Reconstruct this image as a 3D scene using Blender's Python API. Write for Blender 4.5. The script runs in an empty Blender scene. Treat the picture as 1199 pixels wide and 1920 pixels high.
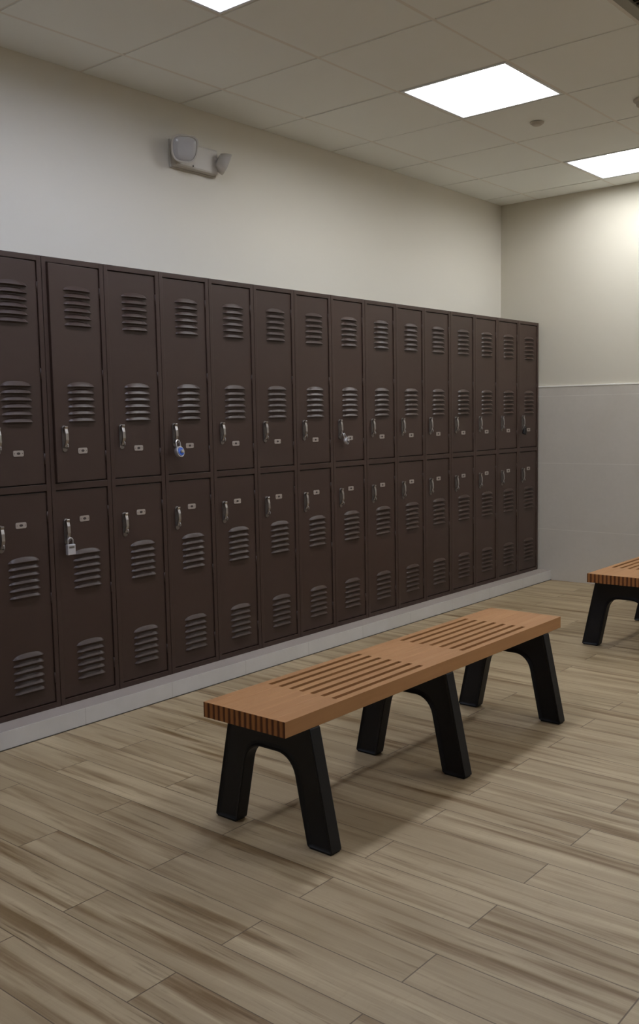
import bpy, bmesh, math, random
from mathutils import Matrix, Vector
random.seed(4)
PI = math.pi
S = bpy.context.scene
C = S.collection

# ------------------------------------------------------------------ camera
F_PX, YAW, PITCH, ROLL = 1788.7, 0.69664, 0.09973, -0.01829
CAM = Vector((3.3276, -1.9633, 1.2557))
cd = bpy.data.cameras.new('camera'); cam = bpy.data.objects.new('camera', cd); C.objects.link(cam)
fw = Vector((-math.sin(YAW)*math.cos(PITCH), math.cos(YAW)*math.cos(PITCH), -math.sin(PITCH)))
rt = fw.cross(Vector((0, 0, 1))).normalized(); up = rt.cross(fw)
r2 = rt*math.cos(ROLL) + up*math.sin(ROLL); u2 = -rt*math.sin(ROLL) + up*math.cos(ROLL)
m = Matrix((r2, u2, -fw)).transposed().to_4x4(); m.translation = CAM
cam.matrix_world = m
cd.sensor_fit = 'VERTICAL'; cd.sensor_height = 36; cd.lens = F_PX/1920*36
cd.clip_start = 0.05; cd.clip_end = 60
S.camera = cam

# ------------------------------------------------------------------ world, exposure
w = bpy.data.worlds.new('world'); S.world = w; w.use_nodes = True
w.node_tree.nodes['Background'].inputs[0].default_value = (0.8, 0.85, 0.9, 1)
w.node_tree.nodes['Background'].inputs[1].default_value = 0.05
S.view_settings.view_transform = 'Standard'; S.view_settings.look = 'None'
S.view_settings.gamma = 1; S.view_settings.use_curve_mapping = False
S.view_settings.exposure = 0.0
LAMP = 34.0            # strength of the ceiling lamps' diffusers
LAMP_COL = (1.0, 1.035, 1.08)
LAMP_COOL = (0.90, 0.98, 1.22)  # cooler tubes nearer the viewer

# ------------------------------------------------------------------ helpers
def lin(c):
    return tuple(((v/255)/12.92 if v/255 <= .04045 else ((v/255+.055)/1.055)**2.4) for v in c) + (1,)

def mat(name, col, rough=.5, metal=0, spec=.5, emit=None, estr=0, coat=0):
    mt = bpy.data.materials.new(name); mt.use_nodes = True
    b = mt.node_tree.nodes['Principled BSDF']
    b.inputs['Base Color'].default_value = lin(col)
    b.inputs['Roughness'].default_value = rough
    b.inputs['Metallic'].default_value = metal
    b.inputs['Specular IOR Level'].default_value = spec
    if coat: b.inputs['Coat Weight'].default_value = coat
    if emit:
        b.inputs['Emission Color'].default_value = (*emit, 1); b.inputs['Emission Strength'].default_value = estr
    return mt

class NG:
    def __init__(s, mt): s.t = mt.node_tree; s.n = s.t.nodes; s.l = s.t.links; s.b = s.n['Principled BSDF']
    def node(s, typ, **kw):
        nd = s.n.new(typ)
        for k, v in kw.items(): setattr(nd, k, v)
        return nd
    def put(s, inp, v):
        if hasattr(v, 'links') or isinstance(v, bpy.types.NodeSocket): s.l.new(v, inp)
        else: inp.default_value = v
    def math(s, op, a, b=0.0, c=None):
        nd = s.node('ShaderNodeMath', operation=op)
        s.put(nd.inputs[0], a); s.put(nd.inputs[1], b)
        if c is not None: s.put(nd.inputs[2], c)
        return nd.outputs[0]
    def mix(s, f, a, b, mode='MIX'):
        nd = s.node('ShaderNodeMix', data_type='RGBA', blend_type=mode)
        s.put(nd.inputs[0], f); s.put(nd.inputs[6], a); s.put(nd.inputs[7], b)
        return nd.outputs[2]
    def noise(s, vec, scale, detail=4, rough=.55, dist=0):
        nd = s.node('ShaderNodeTexNoise'); s.l.new(vec, nd.inputs['Vector'])
        nd.inputs['Scale'].default_value = scale; nd.inputs['Detail'].default_value = detail
        nd.inputs['Roughness'].default_value = rough; nd.inputs['Distortion'].default_value = dist
        return nd.outputs['Fac']
    def comb(s, x, y, z):
        nd = s.node('ShaderNodeCombineXYZ')
        s.put(nd.inputs[0], x); s.put(nd.inputs[1], y); s.put(nd.inputs[2], z)
        return nd.outputs[0]
    def sep(s, v):
        nd = s.node('ShaderNodeSeparateXYZ'); s.l.new(v, nd.inputs[0]); return nd.outputs
    def pos(s): return s.node('ShaderNodeNewGeometry').outputs['Position']
    def objc(s): return s.node('ShaderNodeTexCoord').outputs['Object']
    def ramp(s, f, stops):
        nd = s.node('ShaderNodeValToRGB'); s.l.new(f, nd.inputs[0]); e = nd.color_ramp.elements
        while len(e) < len(stops): e.new(.5)
        for i, (p, c) in enumerate(stops): e[i].position = p; e[i].color = c
        return nd.outputs[0]
    def bump(s, h, strength, dist=.002):
        nd = s.node('ShaderNodeBump'); s.l.new(h, nd.inputs['Height'])
        nd.inputs['Strength'].default_value = strength; nd.inputs['Distance'].default_value = dist
        s.l.new(nd.outputs[0], s.b.inputs['Normal'])

def box(bm, x0, x1, y0, y1, z0, z1, bev=0, mi=0):
    vs = [bm.verts.new(p) for p in ((x0,y0,z0),(x1,y0,z0),(x1,y1,z0),(x0,y1,z0),(x0,y0,z1),(x1,y0,z1),(x1,y1,z1),(x0,y1,z1))]
    fs = [bm.faces.new([vs[i] for i in q]) for q in ((3,2,1,0),(4,5,6,7),(0,1,5,4),(1,2,6,5),(2,3,7,6),(3,0,4,7))]
    for f in fs: f.material_index = mi
    if bev:
        es = {e for f in fs for e in f.edges}
        r = bmesh.ops.bevel(bm, geom=list(es), offset=bev, segments=2, profile=.6, affect='EDGES')
        for f in r['faces']: f.material_index = mi
    return fs

def prism(bm, pts, axis, a0, a1, mi=0):
    """extrude a closed outline (2D) along an axis"""
    def P(p, a):
        return {'x': (a, p[0], p[1]), 'y': (p[0], a, p[1]), 'z': (p[0], p[1], a)}[axis]
    lo = [bm.verts.new(P(p, a0)) for p in pts]; hi = [bm.verts.new(P(p, a1)) for p in pts]
    n = len(pts); fs = [bm.faces.new(lo), bm.faces.new(list(reversed(hi)))]
    for i in range(n): fs.append(bm.faces.new((lo[i], hi[i], hi[(i+1) % n], lo[(i+1) % n])))
    for f in fs: f.material_index = mi
    return fs

def loft(bm, rings, cap0=True, cap1=True, mi=0):
    R = [[bm.verts.new(p) for p in r] for r in rings]; n = len(rings[0])
    for a, b in zip(R, R[1:]):
        for i in range(n):
            f = bm.faces.new((a[i], a[(i+1) % n], b[(i+1) % n], b[i])); f.material_index = mi; f.smooth = True
    if cap0: f = bm.faces.new(list(reversed(R[0]))); f.material_index = mi
    if cap1: f = bm.faces.new(R[-1]); f.material_index = mi

def tube(bm, path, r, n=10, mi=0):
    rings = []
    for i, p in enumerate(path):
        p = Vector(p); a = Vector(path[max(0, i-1)]); b = Vector(path[min(len(path)-1, i+1)])
        d = (b-a).normalized(); ref = Vector((1, 0, 0)) if abs(d.x) < .8 else Vector((0, 1, 0))
        s_ = d.cross(ref).normalized(); t_ = s_.cross(d)
        rings.append([p + r*(math.cos(2*PI*k/n)*s_ + math.sin(2*PI*k/n)*t_) for k in range(n)])
    loft(bm, rings, mi=mi)

def disc_ring(c, ax, r, n=24, ry=None):
    ry = ry or r; out = []
    for k in range(n):
        a = 2*PI*k/n
        d = {'x': (0, r*math.cos(a), ry*math.sin(a)), 'y': (ry*math.sin(a), 0, r*math.cos(a)), 'z': (r*math.cos(a), ry*math.sin(a), 0)}[ax]
        out.append(tuple(c[i]+d[i] for i in range(3)))
    return out

def obj(name, bm, mats, parent=None, loc=(0,0,0), rot=(0,0,0), bevel=0, smooth=None):
    bmesh.ops.recalc_face_normals(bm, faces=bm.faces)
    me = bpy.data.meshes.new(name); bm.to_mesh(me); bm.free()
    for mm in (mats if isinstance(mats, (list, tuple)) else [mats]): me.materials.append(mm)
    o = bpy.data.objects.new(name, me); C.objects.link(o)
    o.location = loc; o.rotation_euler = rot
    if parent: o.parent = parent
    if bevel:
        md = o.modifiers.new('bevel', 'BEVEL'); md.width = bevel; md.segments = 2; md.limit_method = 'ANGLE'
    if smooth:
        for p in me.polygons: p.use_smooth = True
        me.set_sharp_from_angle(angle=math.radians(smooth))
    return o

def tag(o, label, cat, group=None, kind=None):
    o['label'] = label
    if cat: o['category'] = cat
    if group: o['group'] = group
    if kind: o['kind'] = kind
    return o

def thing(name, label, cat, loc=(0,0,0), rotz=0, group=None):
    o = bpy.data.objects.new(name, None); C.objects.link(o)
    o.location = loc; o.rotation_euler = (0, 0, rotz); o.empty_display_size = .1
    return tag(o, label, cat, group)

def struct(name, bm, mats, label, cat):
    return tag(obj(name, bm, mats), label, cat, kind='structure')

def copy_tree(o, parent=None):
    c = o.copy(); C.objects.link(c)
    if parent: c.parent = parent
    for ch in list(o.children): copy_tree(ch, c)
    return c

# ------------------------------------------------------------------ materials
def paint_mat(name, col):
    mt = mat(name, col, .75, spec=.25); g = NG(mt); p = g.pos()
    n = g.noise(p, 1.3, 3); c = g.mix(g.math('MULTIPLY', n, .10), lin(col), lin(tuple(v*.88 for v in col)))
    g.l.new(c, g.b.inputs['Base Color']); g.bump(g.noise(p, 260, 2), .12, .0008); return mt
M_wall = paint_mat('cream wall paint', (222, 216, 202))
M_wall_end = paint_mat('cream end wall paint', (213, 206, 189))
M_wall_other = paint_mat('cream wall paint, unseen walls', (224, 221, 213))

def ceil_mat():
    mt = mat('ceiling tile', (206, 203, 192), .9, spec=.1); g = NG(mt); p = g.pos()
    n = g.noise(p, 2.0, 3); f = g.noise(p, 420, 2)
    c = g.mix(g.math('MULTIPLY', n, .22), lin((245, 247, 242)), lin((236, 237, 231)))
    g.l.new(c, g.b.inputs['Base Color']); g.bump(f, .25, .001); return mt
M_ceil = ceil_mat()
M_grid = mat('ceiling grid', (232, 228, 218), .6, spec=.3)

def floor_mat():
    mt = mat('wood look plank tile', (150, 132, 106), .45, spec=.4); g = NG(mt)
    x, y, z = g.sep(g.pos())
    PW, PL = .1427, .860
    ry = g.math('DIVIDE', g.math('ADD', y, .461 + PW*60), PW)
    row = g.math('FLOOR', ry); fy = g.math('FRACT', ry)
    par = g.math('MODULO', row, 2.0)
    xs = g.math('DIVIDE', g.math('ADD', g.math('SUBTRACT', x, 1.739 - PL*20), g.math('MULTIPLY', par, -.426)), PL)
    col = g.math('FLOOR', xs); fx = g.math('FRACT', xs)
    wn = g.node('ShaderNodeTexWhiteNoise', noise_dimensions='2D'); g.l.new(g.comb(row, col, 0.0), wn.inputs['Vector'])
    rnd = wn.outputs['Value']
    rr, rg, rb = g.sep(wn.outputs['Color'])
    # per plank grain coordinates
    ox = g.math('MULTIPLY', rr, 37.0); oy = g.math('MULTIPLY', rg, 23.0)
    warp = g.noise(g.comb(g.math('ADD', g.math('MULTIPLY', x, 1.1), ox), g.math('ADD', g.math('MULTIPLY', y, 5.0), oy), 0.0), 1.5, 2)
    yw = g.math('ADD', y, g.math('MULTIPLY', warp, .014))
    def gv(sx, sy): return g.comb(g.math('ADD', g.math('MULTIPLY', x, sx), ox), g.math('ADD', g.math('MULTIPLY', yw, sy), oy), 0.0)
    streak = g.noise(gv(1.2, 21.0), 1.0, 4, .55)           # broad dark heartwood streaks
    pale = g.noise(gv(0.8, 17.0), 1.4, 3)
    fine = g.noise(gv(3.0, 170.0), 1.0, 4, .65)
    mark = g.noise(gv(2.6, 48.0), 1.0, 4, .6)
    saw = g.noise(gv(60.0, 14.0), 1.0, 3, .6)              # cross-cut saw marks
    base = g.mix(rnd, lin((186, 169, 141)), lin((168, 151, 124)))
    c = g.mix(g.ramp(pale, [(.48, (0,0,0,1)), (.68, (.6,.6,.6,1))]), base, lin((203, 187, 158)))
    c = g.mix(g.ramp(streak, [(.49, (0,0,0,1)), (.57, (.45,.45,.45,1)), (.67, (1,1,1,1))]), c, lin((116, 91, 56)))
    tone = g.noise(gv(0.7, 7.0), 1.0, 2)
    c = g.mix(g.ramp(tone, [(.40, (.45,.45,.45,1)), (.58, (0,0,0,1))]), c, lin((146, 128, 100)))
    c = g.mix(g.ramp(fine, [(.38, (.22,.22,.22,1)), (.60, (0,0,0,1))]), c, lin((138, 116, 88)))
    c = g.mix(g.ramp(mark, [(.61, (0,0,0,1)), (.75, (.8,.8,.8,1))]), c, lin((92, 70, 40)))
    c = g.mix(g.ramp(saw, [(.58, (0,0,0,1)), (.74, (.28,.28,.28,1))]), c, lin((150, 134, 106)))
    c = g.mix(1.0, c, (.93, .89, .80, 1), 'MULTIPLY')
    # joints
    dy = g.math('MULTIPLY', g.math('MINIMUM', fy, g.math('SUBTRACT', 1.0, fy)), PW)
    dx = g.math('MULTIPLY', g.math('MINIMUM', fx, g.math('SUBTRACT', 1.0, fx)), PL)
    jy = g.math('LESS_THAN', dy, .0013); jx = g.math('LESS_THAN', dx, .0017)
    j = g.math('MAXIMUM', jy, jx)
    c = g.mix(g.math('MULTIPLY', j, .85), c, lin((84, 66, 46)))
    g.l.new(c, g.b.inputs['Base Color'])
    g.l.new(g.math('ADD', .40, g.math('MULTIPLY', fine, .18)), g.b.inputs['Roughness'])
    g.bump(g.math('SUBTRACT', g.math('MULTIPLY', fine, .35), j), .35, .0012)
    return mt
M_floor = floor_mat()

def tile_mat():
    mt = mat('grey stone wall tile', (150, 145, 134), .38, spec=.45); g = NG(mt)
    x, y, z = g.sep(g.pos())
    n = g.noise(g.pos(), 2.6, 5, .6); n2 = g.noise(g.pos(), 38, 4)
    c = g.mix(n, lin((212, 205, 194)), lin((195, 188, 175)))
    c = g.mix(g.math('MULTIPLY', n2, .22), c, lin((168, 162, 150)))
    zz = g.math('DIVIDE', g.math('ADD', z, .1125), .4955); fz = g.math('FRACT', zz)
    dz = g.math('MULTIPLY', g.math('MINIMUM', fz, g.math('SUBTRACT', 1.0, fz)), .4955)
    xx = g.math('DIVIDE', g.math('ADD', x, g.math('MULTIPLY', g.math('MODULO', g.math('FLOOR', zz), 2.0), .5)), 1.0)
    fx = g.math('FRACT', g.math('ADD', xx, 10.23))
    dx = g.math('MINIMUM', fx, g.math('SUBTRACT', 1.0, fx))
    j = g.math('MAXIMUM', g.math('LESS_THAN', dz, .0016), g.math('MULTIPLY', g.math('LESS_THAN', dx, .0014), .12))
    c = g.mix(g.math('MULTIPLY', j, .75), c, lin((222, 217, 206)))
    g.l.new(c, g.b.inputs['Base Color']); return mt
M_tile = tile_mat()
M_tile_trim = mat('pale edge strip', (240, 236, 226), .35)

def curb_mat():
    mt = mat('pale curb tile', (176, 174, 168), .4, spec=.45); g = NG(mt)
    x, y, z = g.sep(g.pos())
    n = g.noise(g.pos(), 5, 5, .6)
    c = g.mix(n, lin((216, 213, 209)), lin((192, 188, 180)))
    fy = g.math('FRACT', g.math('DIVIDE', g.math('ADD', y, 4.391), .475))
    d = g.math('MULTIPLY', g.math('MINIMUM', fy, g.math('SUBTRACT', 1.0, fy)), .475)
    j = g.math('LESS_THAN', d, .0016)
    c = g.mix(g.math('MULTIPLY', j, .6), c, lin((170, 166, 156)))
    g.l.new(c, g.b.inputs['Base Color']); return mt
M_curb = curb_mat()
M_curb_top = mat('curb top painted shade', (156, 144, 134), .8)  # shade from the lockers painted into the curb top as a darker colour
M_seal = mat('dark floor sealant', (70, 64, 52), .7)

def locker_mat():
    mt = mat('brown enamelled steel', (74, 56, 50), .38, spec=.36); g = NG(mt)
    n = g.noise(g.objc(), 3.0, 3)
    oi = g.node('ShaderNodeObjectInfo').outputs['Random']
    c = g.mix(n, lin((69, 52, 44)), lin((62, 46, 39)))
    c = g.mix(g.math('MULTIPLY', oi, .25), c, lin((60, 48, 41)))
    g.l.new(c, g.b.inputs['Base Color'])
    g.l.new(g.math('ADD', .36, g.math('MULTIPLY', n, .10)), g.b.inputs['Roughness'])
    g.bump(g.noise(g.objc(), 350, 2), .08, .0006); return mt
M_lock = locker_mat()
M_inside = mat('locker interior', (46, 36, 32), .6)
M_chrome = mat('worn chrome', (176, 172, 170), .30, metal=1)
M_steel = mat('dull handle steel', (128, 122, 118), .42, metal=.9)
M_plate = mat('aluminium plate', (178, 168, 160), .42, metal=.55)
M_dark = mat('dark engraving', (60, 50, 46), .6)
M_padsteel = mat('padlock steel', (200, 198, 200), .28, metal=.9)
M_blue = mat('blue dial', (40, 92, 190), .35)
M_white = mat('white dial marks', (225, 228, 235), .45)
M_black = mat('black padlock body', (24, 22, 22), .4)

def wood_mat():
    mt = mat('oiled slat wood', (176, 116, 66), .5, spec=.35); g = NG(mt)
    x, y, z = g.sep(g.objc())
    v = g.comb(g.math('MULTIPLY', x, 24.0), g.math('MULTIPLY', y, 1.3), g.math('MULTIPLY', z, 24.0))
    n = g.noise(v, 2.6, 5, .6, .3)
    strip = g.math('FLOOR', g.math('DIVIDE', x, .02165))
    wn = g.node('ShaderNodeTexWhiteNoise', noise_dimensions='1D'); g.l.new(strip, wn.inputs['W'])
    c = g.mix(n, lin((184, 138, 92)), lin((162, 114, 70)))
    c = g.mix(g.math('MULTIPLY', wn.outputs['Value'], .35), c, lin((160, 110, 66)))
    g.l.new(c, g.b.inputs['Base Color']); g.bump(n, .1, .001); return mt
M_wood = wood_mat()
def end_mat():
    mt = mat('slat end grain', (150, 96, 50), .6, spec=.25); g = NG(mt)
    x, y, z = g.sep(g.objc())
    f = g.math('FRACT', g.math('DIVIDE', g.math('ADD', x, .1645), .02165))
    n = g.noise(g.comb(g.math('MULTIPLY', x, 60.0), 0.0, g.math('MULTIPLY', z, 12.0)), 2, 3)
    k = g.ramp(g.math('ADD', f, g.math('MULTIPLY', g.math('SUBTRACT', n, .5), .25)), [(.16, (0,0,0,1)), (.34, (1,1,1,1)), (.72, (.85,.85,.85,1)), (.90, (0,0,0,1))])
    c = g.mix(k, lin((84, 46, 22)), lin((158, 104, 56)))
    g.l.new(c, g.b.inputs['Base Color']); return mt
M_wood_end = end_mat()
def leg_mat():
    mt = mat('black cast leg', (4, 6, 13), .5, spec=.4); g = NG(mt)
    g.bump(g.noise(g.objc(), 160, 3), .15, .001); return mt
M_leg = leg_mat()
M_foot = mat('black rubber', (15, 15, 16), .8)
M_plastic = mat('off white plastic', (196, 190, 180), .45)
M_lens = mat('clear lamp lens', (186, 184, 182), .22, spec=.6)
M_reflect = mat('white lamp pan', (235, 238, 240), .5)
M_diff = mat('lit diffuser', (240, 240, 240), .5, emit=LAMP_COL, estr=LAMP)
M_diff_cool = mat('lit cool diffuser', (240, 240, 240), .5, emit=LAMP_COOL, estr=LAMP*.92)
M_vent = mat('grey vent metal', (150, 146, 132), .55)
M_ventdark = mat('vent interior', (60, 58, 52), .8)
M_disc = mat('grey detector plastic', (196, 188, 176), .6)

# ------------------------------------------------------------------ room
WX, EY, RX, BY, H = -.33, 4.61, 5.55, -3.6, 2.816
P = .596; GX0 = -.03; GY0 = .79 - P*8      # ceiling grid: joints at GX0 + i*P, GY0 + j*P
bm = bmesh.new(); box(bm, WX-.1, RX+.1, BY-.1, EY+.1, -.12, 0)
struct('floor', bm, M_floor, 'wood-look plank tile floor in beige and brown', 'floor')
bm = bmesh.new(); box(bm, WX-.12, WX, BY-.1, EY+.1, 0, H+.25)
struct('wall_left', bm, M_wall, 'cream painted wall behind and above the brown lockers', 'wall')
bm = bmesh.new(); box(bm, WX, RX+.1, EY, EY+.12, 0, H+.25)
struct('wall_back', bm, M_wall_end, 'cream painted far wall at the end of the locker row', 'wall')
bm = bmesh.new(); box(bm, RX, RX+.12, BY, EY, 0, H+.25)
struct('wall_right', bm, M_wall_other, 'cream wall opposite the lockers', 'wall')
bm = bmesh.new(); box(bm, WX, RX, BY-.12, BY, 0, H+.25)
struct('wall_front', bm, M_wall_other, 'cream wall behind the viewer', 'wall')
# tiled wainscot on the far wall
bm = bmesh.new(); box(bm, WX+.001, RX-.001, EY-.010, EY, 0, 1.440)
struct('trim_1', bm, M_tile, 'grey stone tile wainscot on the lower half of the far wall', 'wall tiles')
bm = bmesh.new(); box(bm, WX+.001, RX-.001, EY-.0125, EY, 1.440, 1.450, bev=.002)
struct('trim_2', bm, M_tile_trim, 'thin pale edge strip capping the grey wall tiles', 'trim')
# tiled curb carrying the lockers
CH = .0733; CX = .10
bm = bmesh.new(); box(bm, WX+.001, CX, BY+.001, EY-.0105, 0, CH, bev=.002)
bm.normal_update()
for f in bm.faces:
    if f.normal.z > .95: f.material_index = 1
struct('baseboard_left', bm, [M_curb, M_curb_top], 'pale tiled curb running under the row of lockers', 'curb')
bm = bmesh.new(); box(bm, CX, CX+.005, BY+.001, EY-.0105, .0002, .003)
struct('trim_3', bm, M_seal, 'dark sealant line where the curb meets the floor', 'trim')

# ceiling
lamp_cells = {(1, -1), (1, 2), (1, 5), (5, -1), (5, 2), (5, 5), (1, -4)}   # j counted from y=.79 joint
lamp_cells = {(i, j) for i, j in lamp_cells}
vent_cell = (3, 1)
def cell(i, j): return GX0 + i*P, .79 + j*P
bm = bmesh.new()
for i in range(-1, 10):
    for j in range(-8, 7):
        if (i, j) in lamp_cells or (i, j) == vent_cell: continue
        x0, y0 = cell(i, j); x1, y1 = x0+P, y0+P
        r = .0065
        X0, X1, Y0, Y1 = max(x0+r, WX+.001), min(x1-r, RX-.001), max(y0+r, BY+.001), min(y1-r, EY-.001)
        if X1-X0 < .03 or Y1-Y0 < .03: continue
        dz = random.uniform(-.001, .001)
        box(bm, X0, X1, Y0, Y1, H-.003+dz, H+.016, bev=.0015)
struct('ceiling', bm, M_ceil, 'grid ceiling of square pale acoustic tiles', 'ceiling')
bm = bmesh.new()
def lamp_break(y0, y1, x):   # tees run in front of the lamp edges as well
    return [(y0, y1)]
for i in range(-1, 11):
    x = GX0 + i*P
    if WX < x < RX: box(bm, x-.010, x+.010, BY+.001, EY-.001, H-.0022, H+.03)
for j in range(-8, 8):
    y = .79 + j*P
    if BY < y < EY: box(bm, WX+.001, RX-.001, y-.010, y+.010, H+.001, H+.031)
# wall angle
box(bm, WX+.0005, WX+.022, BY+.001, EY-.001, H-.002, H+.001)
box(bm, WX+.022, RX-.001, EY-.022, EY-.0005, H-.002, H+.001)
struct('trim_4', bm, M_grid, 'thin metal grid and wall angle holding the ceiling tiles', 'ceiling grid')
bm = bmesh.new(); box(bm, WX-.1, RX+.1, BY-.1, EY+.1, H+.25, H+.3)
struct('trim_5', bm, M_ceil, 'slab above the ceiling tiles', 'slab')

# ------------------------------------------------------------------ ceiling lamps
def make_lamp():
    t = thing('ceiling_light', '', 'ceiling light', group='recessed square ceiling lights')
    a = P/2-.011; hb = .105
    bm = bmesh.new()
    # flange + curved pan
    prof = [(a, .002), (a, -.004), (a-.014, -.004), (a-.020, .012), (a-.040, .052), (a-.080, .088), (a-.13, hb)]
    rings = [[(-w_, -w_, z_), (w_, -w_, z_), (w_, w_, z_), (-w_, w_, z_)] for w_, z_ in prof]
    loft(bm, rings, cap0=False, cap1=True)
    o = obj('pan', bm, M_reflect, t)
    for p_ in o.data.polygons: p_.use_smooth = False
    # half-round perforated basket with rounded ends
    bm = bmesh.new(); L = a-.065; Rr = .128; rings = []
    for k in range(0, 15):
        s_ = k/14*2-1; yy = L*s_
        e = max(0, (abs(s_)-.72)/.28); sc = math.sqrt(max(.02, 1-e*e))
        rings.append([(Rr*sc*math.cos(q*PI/12), yy, .082-.060*sc*math.sin(q*PI/12)) for q in range(0, 13)])
    R_ = [[bm.verts.new(p_) for p_ in r] for r in rings]
    for A, B in zip(R_, R_[1:]):
        for q in range(12):
            f = bm.faces.new((A[q], A[q+1], B[q+1], B[q])); f.smooth = True
    obj('diffuser', bm, M_diff, t)
    return t
lamp = make_lamp()
first = True
names = {(1, -1): 'recessed square ceiling light cut off by the top edge of the photo',
         (1, 2): 'lit recessed square ceiling light, the largest one wholly in the photo',
         (1, 5): 'lit recessed square ceiling light nearest the far wall, cut by the right edge'}
for (i, j) in [(1, 2), (1, 5), (1, -1), (1, -4), (5, -1), (5, 2), (5, 5)]:
    x0, y0 = cell(i, j); o = lamp if first else copy_tree(lamp); first = False
    if (i, j) in ((1, -4), (1, -1), (5, -1)):
        for ch in o.children:
            if ch.name.startswith('diffuser') :
                ch.material_slots[0].link = 'OBJECT'; ch.material_slots[0].material = M_diff_cool
    o.location = (x0+P/2, y0+P/2, H); o['label'] = names.get((i, j), 'recessed square ceiling light beyond the edge of the photo')

# ------------------------------------------------------------------ vent, discs
x0, y0 = cell(*vent_cell)
t = thing('ceiling_vent', 'grey ceiling vent just entering the top right corner', 'vent', (x0+P/2, y0+P/2, H))
a = P/2-.011
bm = bmesh.new()
for s_ in (-1, 1):
    box(bm, s_*a, s_*(a-.045), -a, a, -.004, .01); box(bm, -a+.045, a-.045, s_*a, s_*(a-.045), -.004, .01)
obj('frame', bm, M_vent, t, bevel=.002)
bm = bmesh.new(); box(bm, -a+.001, a-.001, -a+.001, a-.001, .045, .06); obj('backing', bm, M_ventdark, t)
bm = bmesh.new()
for k in range(14):
    yy = -a+.07+k*(2*a-.14)/13
    prism(bm, [(yy-.014, .002), (yy-.012, .0), (yy+.014, .028), (yy+.012, .03)], 'x', -a+.045, a-.045)
obj('louver', bm, M_vent, t)

bm = bmesh.new()
loft(bm, [disc_ring((0,0,z), 'z', r) for z, r in ((.0, .038), (-.004, .038), (-.007, .034), (-.007, .030), (-.012, .028), (-.016, .022), (-.017, .012))], cap0=True)
t = obj('sprinkler_cover', bm, M_disc, loc=(.84, 2.90, H-.004), smooth=40)
tag(t, 'small round grey cover in the ceiling between the two lit ceiling lights', 'sprinkler cover')
bm = bmesh.new()
loft(bm, [disc_ring((0,0,z), 'z', r) for z, r in ((.0, .066), (-.006, .066), (-.012, .060), (-.014, .055), (-.030, .050), (-.036, .040), (-.037, .02))], cap0=True)
t = obj('smoke_detector', bm, M_disc, loc=(1.43, 2.93, H-.004), smooth=40)
tag(t, 'round grey ceiling disc half cut off by the right edge', 'smoke detector')

# ------------------------------------------------------------------ emergency light
t = thing('emergency_light', 'off-white two-headed emergency light on the wall above the lockers', 'emergency light', (WX, 1.455, 2.555))
bm = bmesh.new(); box(bm, .001, .046, -.150, .140, -.058, .066); hs = obj('housing', bm, M_plastic, t, bevel=.010)
bm = bmesh.new(); box(bm, .001, .012, -.156, .156, -.064, .072); obj('back_plate', bm, M_plastic, t, bevel=.003)
bm = bmesh.new(); loft(bm, [disc_ring((.001*k, 0, 0), 'x', .004) for k in (0, 2)])
o = obj('test_button', bm, M_dark, t, loc=(.0455, -.035, -.044))
def head(yc, zc, turn, tilt, xc, sc):
    # squarish cup facing +x locally with a lens
    def sq(xx, ry, rz, n=28, pw=3.2):
        out = []
        for k in range(n):
            a_ = 2*PI*k/n; c_, s_ = math.cos(a_), math.sin(a_)
            out.append((xx, ry*(1+.16*s_)*math.copysign(abs(c_)**(2/pw), c_), rz*math.copysign(abs(s_)**(2/pw), s_)*(1.0 if s_ > 0 else .92)))
        return out
    bm = bmesh.new()
    loft(bm, [sq(-.030, .030, .032), sq(-.026, .044, .046), sq(.0, .060, .060), (sq(.030, .068, .068)), sq(.038, .067, .067), sq(.038, .060, .060), sq(.034, .059, .059)])
    h_ = obj('lamp_head', bm, M_plastic, t, loc=(xc, yc, zc), rot=(0, tilt, turn), smooth=50); h_.scale = (sc,)*3
    bm = bmesh.new()
    loft(bm, [sq(.033, .059, .059), sq(.040, .052, .052), sq(.043, .03, .03), sq(.044, .005, .005)])
    obj('lens', bm, M_lens, h_, smooth=50)
    bm = bmesh.new(); tube(bm, [(-.055, 0, 0), (-.028, 0, 0)], .014, 14); obj('swivel', bm, M_plastic, h_)
head(-.128, .016, math.radians(-24), math.radians(16), .072, 1.0)
head(.150, .004, math.radians(58), math.radians(24), .058, .80)

# ------------------------------------------------------------------ lockers
W = .305; Y0 = .008; ZB, ZT, ZM = CH, 1.9138, .9898; DEP = .315
DW = .258; DIN = (W-DW)/2
UZ0, UZ1 = 1.006, 1.889; LZ0, LZ1 = .100, .970

def louver(bm, yc, z, hw=.071, hgt=.0205, dep=.0125, nu=16, nv=6):
    """pressed hood: arched top edge, open straight lower lip facing down"""
    grid = []
    for v in range(nv+1):
        row = []
        for u in range(nu+1):
            a_ = u/nu*2-1
            side = max(0, 1-abs(a_)**5)**.5           # rounded shoulders
            top = z + hgt*(.62+.38*(1-a_*a_))*max(.25, side)
            vz = top + (z-top)*(v/nv)
            q = v/nv
            d = dep*(.75*q+.25*math.sin(q*PI/2))*max(0, 1-abs(a_)**8)**.5
            row.append(bm.verts.new((d, yc+a_*hw, vz)))
        grid.append(row)
    for v in range(nv):
        for u in range(nu):
            f = bm.faces.new((grid[v][u], grid[v][u+1], grid[v+1][u+1], grid[v+1][u])); f.smooth = True
    # inner underside, recessed upward so that it reads as a slot
    back = [bm.verts.new((-.0002, yc+(u/nu*2-1)*hw, z+.003)) for u in range(nu+1)]
    for u in range(nu):
        f = bm.faces.new((grid[nv][u], grid[nv][u+1], back[u+1], back[u])); f.material_index = 1

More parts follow.
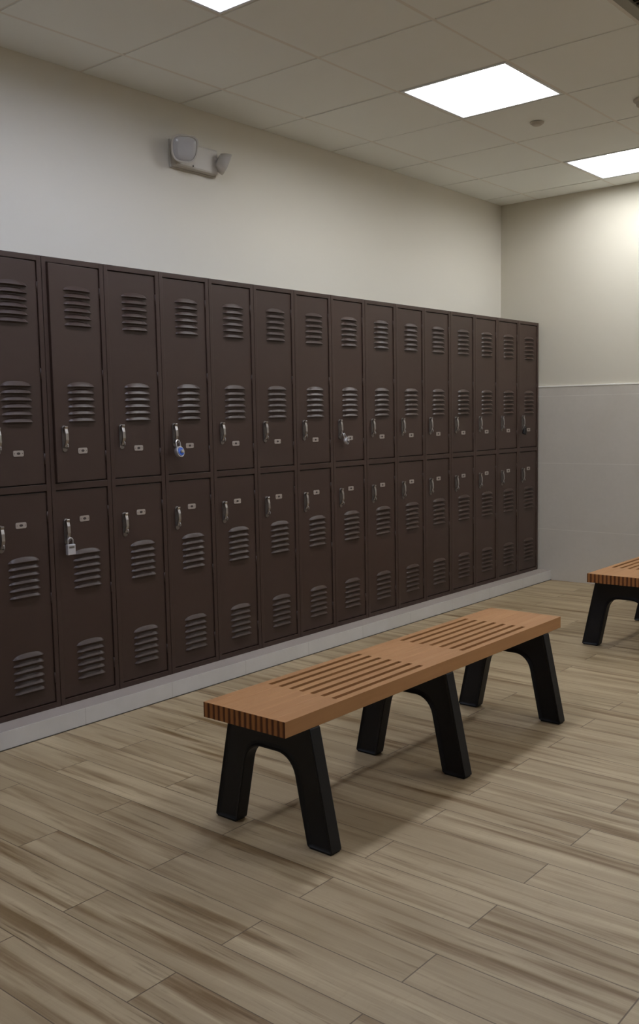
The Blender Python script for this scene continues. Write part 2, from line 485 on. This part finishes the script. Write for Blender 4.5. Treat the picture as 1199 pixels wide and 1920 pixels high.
def make_door(upper):
    """front face at x=0, hinge at y=0, free edge at y=-DW, bottom at z=0"""
    hgt = (UZ1-UZ0) if upper else (LZ1-LZ0); base = UZ0 if upper else LZ0
    bm = bmesh.new(); box(bm, -.014, 0, -DW, 0, 0, hgt, bev=.0018)
    tops = ((1.806-.019, 1.415-.019) if upper else (.717-.019, .328-.019))
    yc = -DW + .104 + .037
    for t0 in tops:
        for k in range(6): louver(bm, yc, t0-base-k*.0285)
    return obj('door', bm, [M_lock, M_inside], None)

def make_handle(parent, z):
    """lift handle: back plate, hood, lever with finger tab and hasp eye"""
    y = -DW + .043
    bm = bmesh.new()
    pts = [(y+.0125*math.cos(a_)*1.0, z+(.043 if math.sin(a_) > 0 else -.043)+.0115*math.sin(a_)) for a_ in [k*PI/10 for k in range(0, 20)]]
    prism(bm, pts, 'x', -.001, .003)
    h_ = obj('handle', bm, M_steel, parent, bevel=.0008)
    bm = bmesh.new()
    prof = [(.003, z+.046), (.016, z+.052), (.019, z+.050), (.015, z+.040), (.020, z+.022), (.021, z-.006), (.015, z-.026), (.008, z-.036), (.003, z-.038),
            (.003, z-.030), (.010, z-.022), (.014, z-.004), (.013, z+.020), (.009, z+.036), (.003, z+.040)]
    prism(bm, prof, 'y', y-.0075, y+.0075)
    obj('lever', bm, M_chrome, h_, bevel=.0012)
    bm = bmesh.new()
    c_ = (.014, y+.001, z-.030)
    path = [(c_[0]+.009*math.cos(a_), c_[1], c_[2]+.009*math.sin(a_)) for a_ in [2*PI*k/14 for k in range(15)]]
    tube(bm, path, .0022, 8); obj('hasp_eye', bm, M_chrome, h_)
    return h_

def make_plate(parent, z):
    y = -DW + .136; bm = bmesh.new()
    hw, hh = .0245, .0120; pts = []
    for cx_, cy_, a0 in ((hw-.006, hh-.006, 0), (-hw+.006, hh-.006, PI/2), (-hw+.006, -hh+.006, PI), (hw-.006, -hh+.006, 3*PI/2)):
        pts += [(y+cx_+.006*math.cos(a0+k*PI/6), z+cy_+.006*math.sin(a0+k*PI/6)) for k in range(4)]
    prism(bm, pts, 'x', -.001, .0018)
    p_ = obj('number_plate', bm, M_plate, parent, bevel=.0005)
    bm = bmesh.new()
    for s_ in (-1, 1): loft(bm, [disc_ring((.0015+.001*k, y+s_*.0185, z), 'x', .0016, 8) for k in (0, 1)])
    # worn, no longer legible number field
    loft(bm, [disc_ring((xx, y, z), 'x', .0085, 16, .0050) for xx in (.0014, .0021)])
    obj('number_field', bm, M_dark, p_)

def make_locker():
    t = thing('locker', '', 'locker', group='double-tier lockers in one row along the left wall')
    bm = bmesh.new(); e = .0011; y0, y1 = e, W-e; th = .0012; fr = DIN-.003
    # shell
    box(bm, -DEP, -.020, y0, y0+.002, ZB, ZT); box(bm, -DEP, -.020, y1-.002, y1, ZB, ZT)
    box(bm, -DEP, -.020, y0+.002, y1-.002, ZT-.003, ZT); box(bm, -DEP, -.020, y0+.002, y1-.002, ZB, ZB+.003)
    box(bm, -DEP, -DEP+.002, y0+.002, y1-.002, ZB+.003, ZT-.003)
    # front frame: stiles, top, middle and bottom rails
    box(bm, -.020, 0, y0, y0+fr, ZB, ZT, bev=.0018); box(bm, -.020, 0, y1-fr, y1, ZB, ZT, bev=.0018)
    for a_, b_ in ((UZ1+.003, ZT), (LZ1+.004, UZ0-.004), (ZB, LZ0-.004)):
        box(bm, -.020, -.0006, y0+fr-.001, y1-fr+.001, a_, b_, bev=.0018)
    # stops behind the doors close the gaps
    for yy in ((y0+fr-.001, y0+fr+.016), (y1-fr-.016, y1-fr+.001)):
        box(bm, -.024, -.0205, yy[0], yy[1], ZB+.01, ZT-.01, mi=1)
    for zz in (UZ1, UZ0, LZ1, LZ0):
        box(bm, -.0245, -.0202, y0+fr, y1-fr, zz-.016, zz+.012, mi=1)
    obj('body', bm, [M_lock, M_inside], t)
    bm = bmesh.new(); box(bm, -DEP+.002, -.026, y0+.003, y1-.003, ZM-.002, ZM+.002); obj('shelf', bm, M_inside, t)
    for upper in (True, False):
        d = make_door(upper); d.parent = t
        d.location = (-.0055, W-DIN, UZ0 if upper else LZ0)
        if upper:
            make_handle(d, 1.184-UZ0); make_plate(d, 1.1316-UZ0)
        else:
            make_handle(d, .800-LZ0); make_plate(d, .846-LZ0)
        hh = (UZ1-UZ0) if upper else (LZ1-LZ0)
        for zz in (.10, hh/2, hh-.10):
            bm = bmesh.new(); tube(bm, [(.0010, .0016, zz-.022), (.0010, .0016, zz+.022)], .0035, 8)
            obj('hinge', bm, M_lock, d)
    return t
lk = make_locker()
ORD = ['first', 'second', 'third', 'fourth', 'fifth', 'sixth', 'seventh', 'eighth', 'ninth', 'tenth', 'eleventh', 'twelfth', 'thirteenth', 'fourteenth', 'fifteenth']
desc = {0: 'brown double-tier locker cut off by the left edge of the photo',
        1: 'second brown double-tier locker from the left, silver padlock on its lower door',
        2: 'third brown double-tier locker from the left, just left of the blue-dial padlock locker',
        3: 'fourth brown double-tier locker from the left, with the blue-dial padlock on its upper door',
        4: 'fifth brown double-tier locker from the left, just right of the blue-dial padlock locker',
        5: 'sixth brown double-tier locker from the left, two lockers left of the silver round padlock',
        6: 'seventh brown double-tier locker from the left, just left of the silver round padlock locker',
        7: 'eighth brown double-tier locker from the left, with the silver round padlock on its upper door',
        8: 'ninth brown double-tier locker from the left, just right of the silver round padlock locker',
        9: 'tenth brown double-tier locker from the left, sixth from the far end of the row',
        10: 'eleventh brown double-tier locker from the left, fifth from the far end of the row',
        11: 'twelfth brown double-tier locker from the left, fourth from the far end of the row',
        12: 'thirteenth brown double-tier locker from the left, third from the far end of the row',
        13: 'fourteenth brown double-tier locker from the left, next to last in the row',
        14: 'last brown double-tier locker at the far end, against the tiled wall'}
for n, i in enumerate(range(14, -4, -1)):
    o = lk if n == 0 else copy_tree(lk)
    o.location = (0, Y0+i*W, 0)
    o['label'] = desc.get(i, 'brown double-tier locker wholly beyond the left edge of the photo')
    if i in (0, 1):
        for ch in o.children:
            if ch.name.startswith('door') and ch.location.z > .5:
                ch.rotation_euler = (0, 0, math.radians(3.6 if i == 1 else 2.8))
        
# ------------------------------------------------------------------ padlocks
def shackle(bm, w_, h_, r, z0, x=0):
    path = [(x, -w_, z0)] + [(x, w_*math.cos(a_), z0+h_-w_+w_*math.sin(a_)) for a_ in [PI-k*PI/10 for k in range(11)]] + [(x, w_, z0)]
    tube(bm, path, r, 10)
def round_padlock(label, loc, rot, face, knob, sc=1):
    t = thing('padlock', label, 'padlock', loc, group='padlocks hanging on the locker handles')
    t.rotation_euler = rot; t.scale = (sc,)*3
    bm = bmesh.new()
    loft(bm, [disc_ring((xx, 0, -.045), 'x', r) for xx, r in ((-.009, .020), (-.007, .0235), (.006, .0240), (.009, .022), (.009, .0195), (.0075, .019))])
    obj('body', bm, M_padsteel, t, smooth=45)
    bm = bmesh.new(); loft(bm, [disc_ring((xx, 0, -.045), 'x', r) for xx, r in ((.0074, .0185), (.0115, .0165), (.0118, .0150))])
    d = obj('dial', bm, face, t, smooth=45)
    bm = bmesh.new()
    for k in range(20):
        a_ = 2*PI*k/20; c_, s_ = math.cos(a_), math.sin(a_)
        loft(bm, [disc_ring((xx, .0170*c_, -.045+.0170*s_), 'x', .0009, 6) for xx in (.0085, .0120)])
    obj('dial_marks', bm, M_white, d)
    bm = bmesh.new(); loft(bm, [disc_ring((xx, 0, -.045), 'x', r) for xx, r in ((.0117, .0078), (.020, .0070), (.021, .006))]); obj('knob', bm, knob, d, smooth=45)
    bm = bmesh.new(); shackle(bm, .0125, .030, .0032, -.025, 0); obj('shackle', bm, M_padsteel, t, smooth=60)
    return t
zh = 1.184-.030; yh = DIN+.043+.001
round_padlock('round silver padlock with a blue dial on the fourth locker\'s upper door', (.0135+.010, Y0+3*W+yh-.008, zh+.001), (0, math.radians(-10), math.radians(8)), M_blue, M_padsteel, 1.1)
round_padlock('round all-silver padlock hanging tilted on the eighth locker\'s upper door', (.0135+.010, Y0+7*W+yh+.003, zh+.001), (math.radians(22), math.radians(-8), math.radians(14)), M_steel, M_chrome, .9)
t = thing('padlock', 'rectangular silver padlock on the second locker\'s lower door', 'padlock', (.0235, Y0+W+yh-.004, .800-.030+.001), 0, 'padlocks hanging on the locker handles')
bm = bmesh.new(); box(bm, -.0085, .0085, -.019, .019, -.066, -.022); obj('body', bm, mat('brushed padlock body', (205, 203, 206), .45, metal=.5), t, bevel=.002)
bm = bmesh.new(); shackle(bm, .0125, .030, .0032, -.026); obj('shackle', bm, M_padsteel, t, smooth=60)
bm = bmesh.new(); box(bm, .0084, .0090, -.013, .013, -.038, -.030); obj('engraved_band', bm, M_steel, t)
t = thing('padlock', 'small black padlock on the last locker\'s upper door, by the far wall', 'padlock', (.0235, Y0+14*W+yh-.012, zh+.001), math.radians(-10), 'padlocks hanging on the locker handles')
t.rotation_euler = (math.radians(-14), 0, math.radians(-6))
bm = bmesh.new(); box(bm, -.009, .009, -.017, .017, -.056, -.021); obj('body', bm, M_black, t, bevel=.004)
bm = bmesh.new(); shackle(bm, .011, .026, .003, -.024); obj('shackle', bm, M_black, t, smooth=60)

# ------------------------------------------------------------------ benches
BL, BWD, BT, BTH = 1.72, .329, .41, .047
def make_bench():
    t = thing('bench', '', 'bench', group='slatted wooden locker room benches')
    bm = bmesh.new(); hx = BWD/2; bw = .0262; sw = (BWD-8*bw)/7
    x = -hx; hy = BL/2
    solid = [(-hy+.0008, -hy+.258), (-.127, .127), (hy-.258, hy-.0008)]
    for k in range(8):
        box(bm, x, x+bw, -hy, hy, BT-BTH, BT, bev=.0012); x += bw
        if k < 7:
            for a_, b_ in solid: box(bm, x-.0004, x+sw+.0004, a_, b_, BT-BTH+.0004, BT-.0004)
            x += sw
    bm.normal_update()
    for f in bm.faces:
        if abs(f.normal.y) > .9 and abs(abs(f.calc_center_median().y)-hy) < .003: f.material_index = 1
    obj('seat', bm, [M_wood, M_wood_end], t)
    outer_f, inner_f, top_o = .2385, .145, .163
    zt = BT-BTH
    right = [(inner_f, 0), (outer_f, 0), (outer_f-.003, .012), (top_o, zt)]
    # inner arch, right half then left half
    arch = []
    cx_, cz_, r_ = .034, .193, .074
    for k in range(0, 8):
        a_ = math.radians(90-k*11); arch.append((cx_+r_*math.cos(a_)*.95, cz_+r_*math.sin(a_)))
    half = arch                      # from arch top outwards/down
    outline = [(outer_f, 0), (top_o, zt), (-top_o, zt), (-outer_f, 0), (-inner_f, 0)] + [(-px, pz) for px, pz in reversed(half)] + half + [(inner_f, 0)]
    for yc in (-BL/2+.13, 0, BL/2-.13):
        bm = bmesh.new()
        fs = prism(bm, outline, 'y', -.026, .026)
        # pressed-in web on both faces leaves a raised rim
        bm.normal_update()
        caps = [f for f in fs if abs(f.normal.y) > .9]
        r = bmesh.ops.inset_region(bm, faces=caps, thickness=.013, depth=0)
        ctr = {v for f in caps for v in f.verts}
        for v in ctr: v.co.y *= .62
        fr_ = obj('leg_frame', bm, M_leg, t, loc=(0, yc, .0), bevel=.008, smooth=35)
        for s_ in (-1, 1):
            bm = bmesh.new(); c_ = (outer_f+inner_f)/2*s_
            box(bm, c_-.040, c_+.040, -.021, .021, 0.0, .006, bev=.001)
            bmesh.ops.translate(bm, verts=bm.verts, vec=(0, 0, 0))
            obj('foot_pad', bm, M_foot, fr_)
        for v in fr_.data.vertices:
            if v.co.z < .001: v.co.z = .004
    return t
b1 = make_bench()
b1.location = (1.4225, .81, 0); b1['label'] = 'long slatted orange-brown wooden bench on black legs in the middle of the floor'
b2 = copy_tree(b1); b2.location = (1.3865, 3.597, 0)
b2['label'] = 'slatted wooden bench farther back, cut off by the right edge of the photo'
